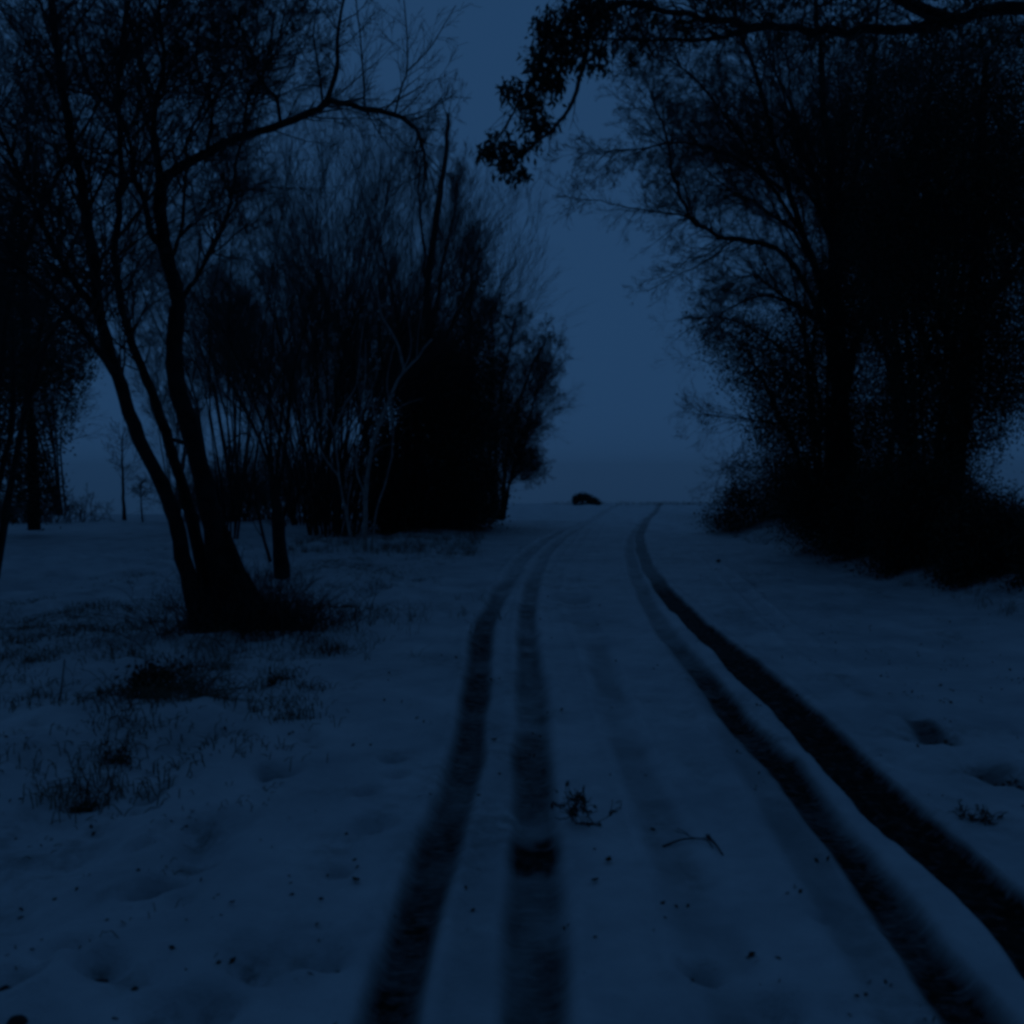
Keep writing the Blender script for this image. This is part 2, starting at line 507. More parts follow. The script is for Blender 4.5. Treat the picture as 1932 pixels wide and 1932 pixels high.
for (hx, hy, hrr, hd) in HOLES:
    if hd < .022: continue
    m = (np.abs(GX - hx) < hrr * 3) & (np.abs(GY - hy) < hrr * 3)
    q = ((GX[m] - hx) ** 2 + (GY[m] - hy) ** 2) / (hrr * .7) ** 2
    thin[m] = np.maximum(thin[m], min(.9, hd * 19) * np.exp(-q))  # prints: earth showing, and shade painted in since their relief hardly shows
thin = np.maximum(thin, .42 * sstep(.1, .9, .7 * N3(GX * 1.9 + 7, GY * 1.1) + .6 * N2(GX * 6, GY * 3.4)) * (1 - sstep(18, 30, GY)))
for (px, py, a, b, s_) in [(400, 1215, .3, .5, .8), (345, 1255, .2, .3, .8), (290, 1320, .12, .22, .9), (230, 1400, .12, .2, .7), (180, 1450, .12, .12, .7), (130, 1480, .07, .06, .9),
                           (60, 1200, .9, .45, .6), (210, 1210, .8, .5, .7), (330, 1150, .5, .5, .6), (80, 1290, .5, .3, .4), (640, 1150, .8, .6, .55), (600, 1240, .5, .4, .4), (390, 1330, .25, .15, .75), (760, 1080, .9, 1.0, .4), (330, 1400, .2, .1, .3)]:
    X, Y = gnd(px, py)
    nz = .5 + .9 * N1(GX * 3.1 + 5, GY * 2.7) + .5 * N3(GX * 7.3, GY * 6.1)
    thin = np.maximum(thin, np.clip(s_ * np.exp(-(((GX - X) / a) ** 2 + ((GY - Y) / b) ** 2)) * np.clip(.5 + nz * .6, .2, 1.3), 0, 1))
def grid_part(name, mask, label=None):
    """cells of the terrain grid where mask is true, as one sheet"""
    idx = np.arange(nx * ny).reshape(ny, nx)
    q = np.stack([idx[:-1, :-1], idx[:-1, 1:], idx[1:, 1:], idx[1:, :-1]], -1)[mask]
    used, inv = np.unique(q.ravel(), return_inverse=True)
    o = mesh_obj(name, V[used], inv.reshape(-1, 4), 4, SNOW)
    for an, arr in (("slush", sl), ("thin", thin), ("clean", cl)):
        a = o.data.attributes.new(an, 'FLOAT', 'POINT')
        a.data.foreach_set("value", arr.ravel()[used].astype(np.float32))
    tag(o, kind='structure')
    return o
cx = (GX[:-1, :-1] + GX[1:, 1:]) / 2; cy = (GY[:-1, :-1] + GY[1:, 1:]) / 2
mid = np.interp(cy, [-12, 3, 6, 10, 20, 30, 45, 60], [.75, .7, .6, .55, .9, 2.0, 4.2, 7])
half = np.interp(cy, [0, 60], [1.75, 1.7])
lane = (np.abs(cx - mid - .25) < half) & (cy < 60)
grid_part("lane", lane)
grid_part("ground", ~lane)

# ------------------------------------------------------------------ trees
P_BARE = dict(wander=.13, trop=.03, n=[0, 5, 6, 6], ang=R(38), ratio=.55)
P_UP = dict(wander=.09, trop=.09, n=[0, 5, 5, 5], ang=R(26), ratio=.6)
P_WILD = dict(wander=.17, trop=.0, n=[0, 5, 5, 5], ang=R(45), ratio=.55)

# ---- the leaning many-stemmed tree at the left of the lane
YL = 8.6
def g(pts, Y, dY=0):
    """pixel outline of a limb at real depth Y, running dY metres further away towards its tip"""
    n = len(pts) - 1
    return [at(x, y, Y + dY * i / n) for i, (x, y) in enumerate(pts)]
bx, by = gnd(430, 1190)
root = thing("leaning_tree", "bare dark tree with several leaning trunks and an arching limb, rooted beside the lane", "tree", (bx, by, hz(bx, by)))
wood, tw = Tubes(), Tubes()
def L(pts, dY, r0, r1, nch, clen, lvl=2, prm=P_BARE, Y=YL, **k):
    k.setdefault('rough', .008)
    limb(wood, tw, g(pts, Y, dY), r0 * .84, r1 * .84, int(nch * .85) + 1, clen, lvl, prm, **k)
L([(392, 1215), (367, 1140), (341, 1019), (318, 940), (264, 829), (227, 726), (190, 600), (170, 450), (150, 330), (120, 180), (100, 20), (90, -120)], -.5, .105, .03, 66, 1.5, 3, t0=.45, sides=10)
L([(405, 1200), (385, 1080), (352, 940), (312, 814), (279, 719), (240, 620), (215, 480), (230, 330), (225, 160), (240, 0)], .9, .085, .02, 49, 1.3, 3, t0=.45, sides=10)
L([(455, 1215), (425, 1110), (395, 960), (367, 843), (333, 720), (330, 620), (335, 560), (312, 470), (303, 400), (303, 345)], 0, .125, .06, 8, .7, 2, t0=.5, sides=12)
L([(303, 352), (325, 325), (400, 283), (450, 260), (530, 235), (600, 205), (625, 192), (700, 208), (750, 218), (785, 245), (800, 290), (806, 340)], -.6, .06, .012, 46, .75, 2, t0=.1)
L([(303, 360), (298, 300), (290, 220), (310, 120), (300, 20), (310, -90)], .4, .045, .015, 49, 1.4, 3)
L([(303, 462), (285, 438), (272, 375), (250, 330), (252, 290), (225, 220), (170, 160), (140, 60)], -.8, .04, .012, 43, 1.2, 3)
L([(335, 572), (358, 545), (400, 470), (436, 385), (445, 310), (470, 220), (500, 130), (520, 20)], .8, .028, .01, 37, 1.1, 3)
L([(318, 500), (340, 440), (349, 345), (355, 260), (390, 180), (410, 80)], .3, .024, .01, 31, 1.0, 3)
L([(612, 200), (636, 130), (636, 70), (648, 0), (660, -80)], .1, .030, .009, 14, .55, 2, Y=8.3)
L([(608, 200), (605, 150), (592, 70), (600, 0)], .3, .014, .006, 12, .5, 2, Y=8.3)
L([(688, 205), (686, 150), (681, 80), (672, 0), (670, -40)], -.1, .011, .005, 14, .5, 1, Y=8.1)
L([(745, 216), (757, 165), (768, 135), (768, 70), (762, 0)], 0, .012, .005, 12, .45, 1, Y=8.05)
L([(768, 135), (805, 98), (830, 60), (860, 10)], .1, .008, .004, 9, .35, 1, Y=8.05)
L([(530, 235), (520, 185), (490, 150), (470, 90), (440, 20)], .5, .022, .008, 31, .8, 3, Y=8.4)
L([(460, 258), (470, 180), (520, 100), (540, 0)], .8, .022, .008, 31, .8, 3, Y=8.45)
L([(390, 290), (400, 200), (370, 120), (380, 0)], .8, .022, .008, 37, .9, 3, Y=8.5)
L([(225, 720), (170, 640), (100, 560), (20, 500), (-80, 460)], -.6, .04, .012, 37, 1.0, 3, P_WILD, Y=8.2)
L([(190, 600), (120, 500), (60, 380), (0, 240), (-60, 100)], -.8, .04, .012, 43, 1.3, 3, P_BARE, Y=8.2)
# the low side limbs and snags
L([(367, 850), (345, 835), (320, 828)], .2, .03, .02, 2, .3, 1)
L([(425, 985), (450, 920), (470, 870), (478, 830), (455, 818), (425, 850), (418, 900)], .3, .012, .005, 5, .3, 1)
for pts, q0 in (([(470, 1225), (452, 1150), (430, 1060), (405, 960)], .13), ([(500, 1215), (470, 1130), (440, 1040), (415, 980)], .09), ([(430, 1225), (425, 1120), (400, 1020), (385, 930)], .12), ([(395, 1225), (390, 1150), (372, 1080)], .10), ([(540, 1200), (500, 1150), (465, 1080)], .05)):
    L(pts, 0, q0, q0 * .35, 2, .3, 1, sides=10)
wood.build("trunk", BARK, root)
tw.build("crown", TWIG, root)
# brush round its foot
tw2 = Tubes()
for k in range(700):
    x0 = bx + .22 + .30 * rg(0, 1); y0 = by + .3 * rg(0, 1)
    grow(tw2, (x0, y0, hz(x0, y0)), unit((rg(0, .6), rg(0, .6), 1)), ru(.15, .6), .005, 1, dict(wander=.2, trop=-.02, n=[0, 3], ang=R(40), ratio=.6))
tag(tw2.build("undergrowth", TWIG), "tangled dead stems round the foot of the leaning tree", "undergrowth", kind='stuff')

def shrub(name, label, cat, px, py, Y, stems, H, spread, mat_w=BARK, mat_t=TWIG, r=.02, lvl=2, prm=P_UP, nch=9, group=None, base=.25, dens=1.0, arch=0, tl=.24):
    FINE[0] = True
    """a clump of stems fanning up from one foot"""
    p = at(px, py, Y)
    z = hz(p[0], p[1])
    root = thing(name, label, cat, (p[0], p[1], z), group)
    wood, tw = Tubes(), Tubes()
    for k in range(stems):
        a = ru(0, 2 * math.pi); q = ru(0, 1) ** .6
        b0 = (p[0] + math.cos(a) * base * q, p[1] + math.sin(a) * base * q, z - .05)
        tip = np.array(b0) + np.array([math.cos(a) * spread * q, math.sin(a) * spread * q * .7, H * ru(.65, 1.05) * (1 - arch * q * q)])
        m1 = np.array(b0) * .65 + tip * .35 + np.array([-math.cos(a) * .12 * spread * q + rg(0, .06) * H * .3, rg(0, .06), H * .08])
        m2 = np.array(b0) * .3 + tip * .7 + np.array([rg(0, .05) * H * .4, rg(0, .06), H * .05])
        limb(wood, tw, [b0, m1, m2, tip], r * ru(.6, 1.2), .005, int(nch * dens), H * tl, lvl, prm, sides=5, t0=.25, sub=3)
    wood.build("trunk", mat_w, root)
    tw.build("crown", mat_t, root)
    FINE[0] = False
    return root

# second clump just behind, thin upright stems on a stout stool
p = at(530, 1090, 12.9)
root = thing("coppiced_shrub", "short dark stump with slender upright shoots behind the leaning tree", "shrub", (p[0], p[1], hz(p[0], p[1])))
wood, tw = Tubes(), Tubes()
L([(535, 1105), (527, 1030), (522, 960), (515, 900)], 0, .14, .07, 3, .5, 1, Y=12.9, sides=9)
for pts in ([(518, 960), (512, 860), (508, 760), (512, 660), (520, 560)], [(520, 930), (500, 820), (470, 730), (430, 640), (390, 560)], [(525, 930), (540, 830), (550, 720), (575, 620), (600, 500)],
            [(515, 900), (490, 830), (455, 760), (415, 690), (370, 640)], [(522, 900), (530, 800), (535, 700), (530, 600)], [(528, 1000), (545, 940), (560, 860), (590, 790)], [(510, 1060), (490, 980), (480, 900), (490, 820)]):
    L(pts, ru(-.4, .6), .03, .008, 13, .9, 2, P_UP, Y=12.9)
wood.build("trunk", BARK, root); tw.build("crown", TWIG, root)

# pale-barked sapling clump
p = at(690, 1046, 16.9)
root = thing("pale_barked_tree", "slender tree with forked pale stems in front of the dark ivy mass", "tree", (p[0], p[1], hz(p[0], p[1])))
wood, tw = Tubes(), Tubes()
for pts, r0 in (([(690, 1052), (690, 946), (697, 870), (713, 806), (735, 755), (755, 712), (786, 676), (815, 640)], .052),
                ([(763, 700), (752, 655), (735, 620), (718, 590), (712, 540)], .032), ([(690, 940), (672, 880), (680, 800), (688, 730), (690, 640)], .022),
                ([(660, 1010), (640, 900), (630, 815), (612, 780)], .026), ([(630, 810), (650, 765), (673, 722), (680, 650), (690, 590)], .018),
                ([(710, 810), (740, 780), (770, 760), (800, 752)], .011), ([(640, 900), (605, 850), (590, 790), (560, 700)], .02), ([(697, 870), (715, 845), (740, 838)], .012),
                ([(786, 676), (790, 620), (800, 560)], .012), ([(668, 1040), (655, 960), (665, 900)], .02), ([(700, 1040), (712, 960), (735, 880), (742, 800), (730, 720), (745, 650)], .022), ([(755, 712), (775, 660), (770, 600)], .014), ([(713, 806), (700, 750), (712, 700), (705, 650)], .014)):
    L(pts, ru(-.5, .5), r0, r0 * .35, 3, .5, 1, P_UP, Y=16.7)
wood.build("trunk", PALE, root); tw.build("crown", TWIG, root)

# willow-like thicket with long rising shoots
shrub("willow_shrub", "wide fan of long upright bare shoots behind the arching limb", "shrub", 625, 1010, 22.5, 44, 9.4, 3.9, r=.028, lvl=2, nch=23, prm=P_UP, base=.6, arch=.25)
shrub("twig_bush", "rounded mass of fine twigs bulging towards the lane at the thicket's far end", "bush", 888, 978, 27, 42, 7.2, 2.2, r=.02, lvl=2, nch=40, tl=.13, prm=dict(wander=.15, trop=.05, n=[0, 6, 7, 6], ang=R(36), ratio=.6), base=.6, arch=.35)
shrub("twig_bush", "upright twiggy bush between the pale stems and the black ivy tree", "bush", 760, 990, 23.2, 22, 8.8, 2.6, r=.02, lvl=2, nch=19, prm=P_UP, base=.5)
shrub("willow_shrub", "bushy bare shrub filling the space between the stump and the pale stems", "shrub", 575, 985, 26, 38, 6.2, 3.8, r=.022, lvl=2, nch=21, prm=P_UP, base=.6)

def clumps(blobs, size, per, n_per_m=None):
    """leaf positions gathered in uneven sprays inside soft ellipsoids; blob: px,py,rx,ry (pixels), Y, depth m, sprays"""
    out = []
    for (px, py, rx, ry, Y, dep, n) in blobs:
        c = at(px, py, Y); s = Y / 1855.0
        u = rng.normal(size=(n, 3)); u /= np.linalg.norm(u, axis=1, keepdims=True)
        u *= (rng.uniform(0, 1, n) ** .38)[:, None]
        cc = c + u * np.array([rx * s, dep, ry * s])
        k = np.maximum(3, (per * rng.uniform(.4, 1.6, n)).astype(int))
        for q, kk in zip(cc, k):
            out.append(q + rng.normal(size=(kk, 3)) * size * rng.uniform(.6, 1.3))
    P = np.concatenate(out)
    return P[P[:, 2] > height(P[:, 0].copy(), P[:, 1].copy(), False) - .02]

def leafy(name, label, cat, px, py, Y, guides, blobs, spray, per, leaf, mat=IVY, r0=.12, twn=14, twl=1.0, group=None, prm=P_BARE, aspect=.5, lvl=2, droop=.3):
    p = at(px, py, Y)
    root = thing(name, label, cat, (p[0], p[1], hz(p[0], p[1])), group)
    wood, tw = Tubes(), Tubes()
    for i, (pts, rr) in enumerate(guides):
        L2 = g(pts, Y, ru(-.5, .5))
        limb(wood, tw, L2, rr, rr * .25, twn, twl, lvl, prm, t0=.25)
    wood.build("trunk", BARK, root)
    if tw.g: tw.build("crown", TWIG, root)
    leaf_mesh("leaves", clumps(blobs, spray, per), leaf, mat, root, aspect=aspect, droop=droop)
    return root

# ivy tower in the middle of the left thicket
leafy("ivy_clad_tree", "broad black ivy-covered tree rising from the left thicket", "tree", 830, 998, 24.5,
      [([(830, 1005), (825, 850), (820, 700), (805, 560), (825, 400), (840, 300), (845, 215)], .16), ([(850, 1000), (870, 850), (880, 720), (885, 620), (890, 560)], .1),
       ([(800, 1000), (790, 850), (770, 700), (750, 600), (720, 470)], .1), ([(820, 600), (840, 480), (858, 400), (862, 330)], .05), ([(815, 620), (800, 480), (790, 350), (800, 260)], .05),
       ([(840, 640), (870, 580), (895, 530), (905, 490)], .04), ([(840, 640), (870, 560), (880, 500), (885, 460)], .03)],
      [(830, 860, 95, 130, 24.5, 1.4, 900), (830, 760, 90, 90, 24.5, 1.2, 380), (850, 650, 80, 70, 24.5, 1.0, 60), (790, 660, 60, 60, 24.5, 1, 60), (780, 720, 55, 90, 24.5, 1, 200), (880, 930, 70, 70, 24.3, 1.2, 380), (755, 900, 55, 95, 24.2, 1.0, 300), (870, 540, 60, 50, 24.6, .8, 18), (735, 960, 55, 40, 23.8, .7, 220), (820, 970, 120, 34, 23.8, .7, 380), (720, 850, 40, 90, 24, .8, 130), (920, 800, 40, 130, 24.5, .8, 160), (900, 700, 50, 100, 24.5, .8, 120), (740, 700, 50, 80, 24.5, .8, 70), (905, 600, 40, 60, 24.5, .8, 20)],
      .16, 22, .085, r0=.15, twn=40, twl=1.0, prm=P_UP, lvl=3)
leafy("thorn_bush", "rounded twiggy bush at the far end of the left thicket", "bush", 945, 975, 27.5,
      [([(945, 982), (955, 880), (975, 780), (1000, 700), (1030, 640)], .07), ([(940, 980), (935, 860), (945, 740), (960, 660), (972, 600)], .07), ([(950, 980), (965, 900), (985, 850), (1000, 800)], .05),
       ([(935, 980), (925, 840), (925, 720), (930, 640), (920, 570)], .06), ([(950, 960), (975, 860), (1010, 750), (1035, 700)], .04), ([(950, 940), (970, 900), (990, 880)], .03)],
      [(915, 850, 28, 45, 26.5, .6, 130), (905, 930, 35, 45, 26.5, .7, 120), (950, 760, 45, 110, 27.5, 1, 60), (960, 840, 35, 60, 27.5, .8, 50)],
      .14, 16, .06, twn=70, twl=.95, prm=dict(wander=.16, trop=.04, n=[0, 6, 6, 6], ang=R(42), ratio=.55), lvl=3)
shrub("fine_twigged_tree", "airy tree of very fine twigs standing between the leaning trunks and the willow fan", "tree", 430, 1000, 21, 9, 9.0, 2.6, r=.03, lvl=3, nch=9, prm=P_BARE, base=.25)
# bare trees and hedge farther off on the left
for i, (px, py, Y, H, sp, st, lab) in enumerate([
        (455, 978, 34, 10.5, 3.4, 9, "hazy bare tree seen through the fork of the leaning trunks"),
        (560, 975, 40, 11, 3.6, 9, "hazy bare tree beyond the upright shoots of the stump"),
        (120, 980, 38, 9, 3.0, 8, "hazy bare tree beyond the field, right of the dark evergreen"),
        (-60, 980, 33, 11, 3.6, 9, "bare tree behind the dark evergreen at the edge of the field"),
        (330, 975, 42, 9.5, 3.0, 8, "bare tree just left of the middle leaning trunk, beyond the field")]):
    shrub("bare_tree", lab, "tree", px, py, Y, st, H, sp, r=.05, lvl=2, nch=30, prm=dict(wander=.13, trop=.03, n=[0, 6, 7, 6], ang=R(36), ratio=.55, rmin=.004), base=.25, group="bare trees beyond the left field")
for (px, py, Y, H, lab) in [(232, 978, 30, 2.6, "small bare young tree with one straight trunk, standing alone in the field"), (266, 978, 29, 1.2, "knee-high bare sapling right beside the lone young tree")]:
    p = at(px, py, Y); z = hz(p[0], p[1])
    root = thing("young_tree", lab, "tree", (p[0], p[1], z))
    wood, tw = Tubes(), Tubes()
    limb(wood, tw, [(p[0] + .05, p[1], z - .05), (p[0] + .02, p[1], z + H * .35), (p[0], p[1], z + H * .7), (p[0] + .03, p[1], z + H)], .07 if H > 2 else .03, .012, 26, H * .42, 2, dict(wander=.12, trop=.02, n=[0, 4, 5], ang=R(50), ratio=.55, rmin=.004), t0=.4)
    wood.build("trunk", BARK, root); tw.build("crown", TWIG, root)
for i, (px, w_, h_, lab) in enumerate([(430, 1.5, 1.9, "low dark bush at the field edge between the leaning trunks and the stump"), (640, 3.3, 2.7, "wide low dark bush at the foot of the willow shoots"), (40, 2.0, .9, "low dark bush at the far left edge of the field")]):
    Y = 29
    p = at(px, 985, Y); z = hz(p[0], p[1])
    root = thing("low_bush", lab, "bush", (p[0], p[1], z), "low bushes along the field edge")
    tw = Tubes()
    for k in range(400 if w_ > 3 else 210):
        x0 = p[0] + rg(0, w_ * .5); y0 = p[1] + rg(0, .4)
        grow(tw, (x0, y0, hz(x0, y0)), unit((rg(0, .4), rg(0, .4), 1)), h_ * ru(.5, 1), .012, 2, dict(wander=.18, trop=.03, n=[0, 4, 5], ang=R(40), ratio=.55, rmin=.004))
    tw.build("branches", TWIG, root)

# dark drooping evergreen at the left edge
leafy("evergreen_tree", "dark drooping evergreen tree at the left edge of the field", "tree", 62, 990, 22,
      [([(65, 1000), (60, 850), (50, 650), (40, 450), (30, 300)], .15), ([(55, 700), (100, 620), (150, 600), (180, 640)], .05), ([(55, 600), (0, 560), (-60, 600)], .05)],
      [(60, 900, 42, 80, 22, .7, 170), (50, 760, 85, 120, 22, 1.2, 330), (40, 600, 110, 130, 22, 1.6, 360), (60, 450, 120, 130, 22, 1.6, 330), (-20, 850, 50, 80, 22, 1, 120), (120, 680, 55, 60, 21.5, .8, 90), (-60, 500, 90, 260, 22, 1.4, 300)],
      .17, 20, .085, twn=24, twl=1.5, prm=dict(wander=.14, trop=-.08, n=[0, 5, 6, 6], ang=R(50), ratio=.55))
# its near neighbour, mostly beyond the frame, whose twigs darken the upper left
shrub("overhanging_tree", "dense dark bare tree reaching in from beyond the left edge above the leaning tree", "tree", -50, 1090, 12.5, 12, 8.5, 3.4, r=.045, lvl=3, nch=11, prm=P_BARE, base=.25)

# ---- right side
P_R = dict(wander=.14, trop=.01, n=[0, 6, 6, 6], ang=R(38), ratio=.55)
p = at(1592, 1042, 17.4)
root = thing("spreading_tree", "tall bare tree spreading over the right side of the lane, its long twigs reaching left", "tree", (p[0], p[1], hz(p[0], p[1])))
wood, tw = Tubes(), Tubes()
def RL(pts, dY, r0, r1, nch, clen, lvl=3, Y=17.4, prm=P_R, **k):
    limb(wood, tw, g(pts, Y, dY), r0, r1, nch, clen, lvl, prm, **k)
RL([(1592, 1045), (1588, 850), (1580, 700), (1578, 560), (1572, 420), (1560, 260), (1545, 80), (1530, -80)], .3, 0.200, .03, 45, 2.2, t0=.4, sides=12)
RL([(1580, 640), (1530, 480), (1480, 330), (1440, 180), (1400, 60), (1370, -60)], -1.2, 0.076, .015, 51, 1.9)
RL([(1578, 560), (1600, 400), (1630, 240), (1650, 80), (1670, -60)], 1.2, 0.085, .02, 45, 1.9)
RL([(1575, 480), (1540, 350), (1500, 220), (1480, 60)], 1.5, 0.051, .012, 45, 1.6)
RL([(1580, 660), (1530, 560), (1466, 470), (1376, 450), (1316, 420), (1276, 350), (1255, 250), (1230, 170)], -2.0, 0.064, .01, 66, 1.25, t0=.3)
RL([(1320, 424), (1296, 407), (1206, 395), (1131, 380), (1052, 371)], -.3, 0.019, .005, 39, .75, 2, Y=16)
RL([(1420, 462), (1381, 456), (1330, 495), (1276, 520), (1221, 550)], -.4, 0.015, .005, 24, .6, 2, Y=16)
RL([(1520, 450), (1440, 330), (1380, 230), (1300, 140), (1230, 105)], -1.5, 0.043, .01, 60, 1.3)
RL([(1480, 360), (1390, 300), (1290, 270), (1200, 280), (1120, 290)], -1.0, 0.034, .008, 54, 1.0, Y=16.5)
RL([(1540, 600), (1460, 560), (1400, 570), (1350, 600)], -.8, 0.034, .008, 39, .9, Y=16.8)
RL([(1590, 700), (1660, 560), (1740, 420), (1800, 250), (1840, 80)], .8, 0.085, .02, 51, 1.9)
RL([(1600, 620), (1700, 500), (1800, 420), (1900, 380)], .8, 0.068, .02, 39, 1.7)
RL([(1600, 500), (1690, 380), (1740, 220), (1770, 40)], .8, 0.068, .02, 39, 1.7)
RL([(1570, 560), (1500, 440), (1420, 380), (1340, 330), (1300, 250)], -1.0, .04, .008, 48, 1.3)
RL([(1575, 500), (1520, 300), (1460, 120), (1430, -20)], .5, .04, .01, 42, 1.6)
RL([(1570, 450), (1590, 300), (1580, 100)], -.8, .04, .01, 40, 1.6)
RL([(1575, 620), (1480, 560), (1420, 520), (1360, 540)], .6, .04, .008, 40, 1.1)
RL([(1560, 420), (1500, 330), (1400, 260), (1320, 190)], 1.0, .04, .008, 44, 1.4)
RL([(1600, 560), (1680, 400), (1720, 300), (1760, 160)], 1.6, .04, .008, 44, 1.8)
wood.build("trunk", BARK, root); tw.build("crown", TWIG, root)

P_DEN = dict(wander=.15, trop=.03, n=[0, 6, 6, 5], ang=R(38), ratio=.58)
shrub("bare_tree", "dense bare tree filling the gap behind and right of the spreading tree", "tree", 1745, 1020, 19.5, 15, 10.5, 3.6, r=.06, lvl=3, nch=15, prm=P_DEN, base=.3, group="bare trees behind the right hedge")
shrub("bare_tree", "dense bare tree directly behind the spreading tree's trunk", "tree", 1560, 1000, 21, 15, 9.4, 3.0, r=.06, lvl=3, nch=15, prm=P_DEN, base=.3, group="bare trees behind the right hedge")
leafy("ivy_bush", "tall black ivy bush crowded round the spreading tree's trunk", "bush", 1600, 1045, 16.8,
      [([(1620, 1040), (1600, 800), (1560, 640), (1540, 520)], .09), ([(1640, 1040), (1680, 850), (1720, 700)], .09), ([(1560, 1030), (1500, 850), (1440, 720), (1400, 640)], .06), ([(1540, 700), (1450, 640), (1370, 600), (1290, 600)], .03), ([(1480, 800), (1400, 790), (1320, 783)], .018)],
      [(1600, 900, 150, 150, 16.8, 1.0, 1500), (1620, 720, 130, 150, 17, 1.0, 900), (1500, 800, 80, 110, 16.6, .8, 420), (1430, 680, 75, 75, 16.4, .7, 190), (1510, 640, 80, 90, 16.8, .8, 260), (1380, 640, 60, 50, 16.4, .6, 70), (1470, 720, 70, 60, 16.4, .6, 130), (1440, 800, 40, 50, 16.4, .5, 70), (1330, 600, 30, 25, 16.4, .3, 12),
       (1600, 580, 90, 120, 17.2, .9, 260), (1540, 960, 80, 70, 16.6, .8, 380), (1700, 960, 110, 100, 16, .9, 700), (1335, 783, 25, 8, 16.6, .2, 5), (1585, 470, 60, 110, 17.3, .7, 170), (1600, 380, 60, 90, 17.6, .8, 110), (1660, 560, 80, 100, 17.2, .8, 260), (1560, 300, 70, 120, 17.5, .8, 60)],
      .14, 26, .047, twn=26, twl=1.1, prm=P_WILD)
leafy("bramble_mound", "low rounded bramble mound where the right hedge meets the lane", "bush", 1400, 1000, 23.2,
      [([(1400, 1003), (1380, 940), (1400, 890), (1440, 865)], .02), ([(1420, 1003), (1390, 920), (1370, 880), (1350, 920), (1345, 960)], .015), ([(1440, 1003), (1450, 920), (1490, 870), (1540, 850)], .02)],
      [(1430, 950, 75, 55, 23, .9, 300), (1395, 960, 60, 42, 22.8, .8, 160), (1480, 930, 80, 80, 22.6, .9, 420), (1365, 985, 40, 18, 22.6, .5, 60), (1550, 950, 90, 90, 21.5, .9, 420), (1400, 880, 40, 25, 23, .5, 40)],
      .13, 18, .06, twn=26, twl=.8, prm=P_WILD)
p_ = [(1740, 1085, 13.2), (1860, 1110, 11.6), (2010, 1140, 10.6), (1650, 1055, 15)]
labs = ["dark evergreen hedge bush right of the ivy bush, low on the bank", "dark evergreen hedge bush in the lower right corner of the bank", "dark hedge bush running out past the right edge", "small dark evergreen bush at the foot of the ivy bush"]
for (px, py, Y), lab in zip(p_, labs):
    leafy("hedge_bush", lab, "bush", px, py, Y, [([(px, py), (px - 10, py - 100), (px - 30, py - 180)], .03), ([(px + 20, py), (px + 30, py - 100), (px + 70, py - 170)], .03)],
          [(px, py - 85, 95, 90, Y, .6, 480), (px - 10, py - 25, 100, 40, Y - .3, .35, 260)], .09, 20, .05, twn=18, twl=.6, prm=P_WILD, group="evergreen bushes along the right bank")
leafy("holly_tree", "big black evergreen tree filling the right edge of the picture", "tree", 1800, 1075, 13.4,
      [([(1800, 1085), (1810, 850), (1830, 600), (1850, 350), (1860, 100)], .16), ([(1820, 800), (1740, 640), (1700, 480), (1690, 300)], .06), ([(1830, 600), (1920, 500), (2000, 420)], .06), ([(1825, 700), (1760, 560), (1740, 420)], .05)],
      [(1790, 760, 120, 110, 13.4, .9, 900), (1760, 560, 130, 150, 13.6, 1.1, 900), (1880, 600, 110, 170, 13.2, 1.1, 900), (1820, 340, 150, 170, 13.6, 1.3, 950), (1930, 330, 110, 200, 13.2, 1.2, 700), (1700, 420, 90, 140, 14, 1.0, 620), (1750, 940, 110, 110, 13.2, .7, 800), (1960, 700, 80, 90, 13.2, .9, 240), (1860, 120, 150, 130, 13.5, 1.3, 520), (1690, 200, 100, 130, 14, 1, 380), (1620, 120, 90, 90, 14.4, .9, 90), (1850, 1010, 110, 70, 12.6, .5, 500)],
      .15, 26, .045, twn=44, twl=1.5, prm=P_BARE)

# near tree on the right whose bough hangs over the lane
p = (5.3, 6.4, 0)
root = thing("roadside_tree", "near tree beyond the right edge with a bough and leafy spray over the lane", "tree", (p[0], p[1], hz(p[0], p[1])))
wood, tw = Tubes(), Tubes()
tips = []
Zt = hz(p[0], p[1])
limb(wood, tw, [(5.3, 6.4, Zt - .1), (5.25, 6.4, 1.6), (5.1, 6.5, 3.2), (4.9, 6.6, 4.6), (4.8, 6.6, 6.5), (4.7, 6.5, 8.5)], .24, .08, 24, 1.9, 3, P_WILD, None, sides=12, t0=.5)
NT = dict(wander=.14, trop=-.03, n=[0, 5, 5, 5], ang=R(45), ratio=.5)
def NL(pts, r0, r1, nch, clen, lvl=2, tps=None, **k):
    limb(wood, tw, pts, r0, r1, nch, clen, lvl, NT, tps, **k)
NL([(4.95, 6.6, 4.35), at(1932, 18, 6.6), at(1800, 42, 6.6), at(1700, 52, 6.6), at(1560, 56, 6.5), at(1450, 50, 6.4), at(1330, 30, 6.2), at(1230, 10, 6.0), at(1140, 15, 5.9)], .05, .012, 64, .62, 2)
NL([at(1800, 42, 6.6), at(1650, -20, 6.9), at(1500, -60, 7.1), at(1340, -70, 7.2)], .05, .02, 50, .8, 2)
NL([at(1450, 50, 6.4), at(1350, 72, 6.3), at(1250, 75, 6.2), at(1150, 72, 6.1)], .018, .006, 30, .35, 2)
NL([at(1230, 10, 6.0), at(1150, 10, 5.9), at(1112, 60, 5.85), at(1100, 130, 5.8), at(1075, 205, 5.75), at(1035, 250, 5.7), at(990, 285, 5.7), at(960, 320, 5.7)], .022, .005, 15, .22, 1, tips)
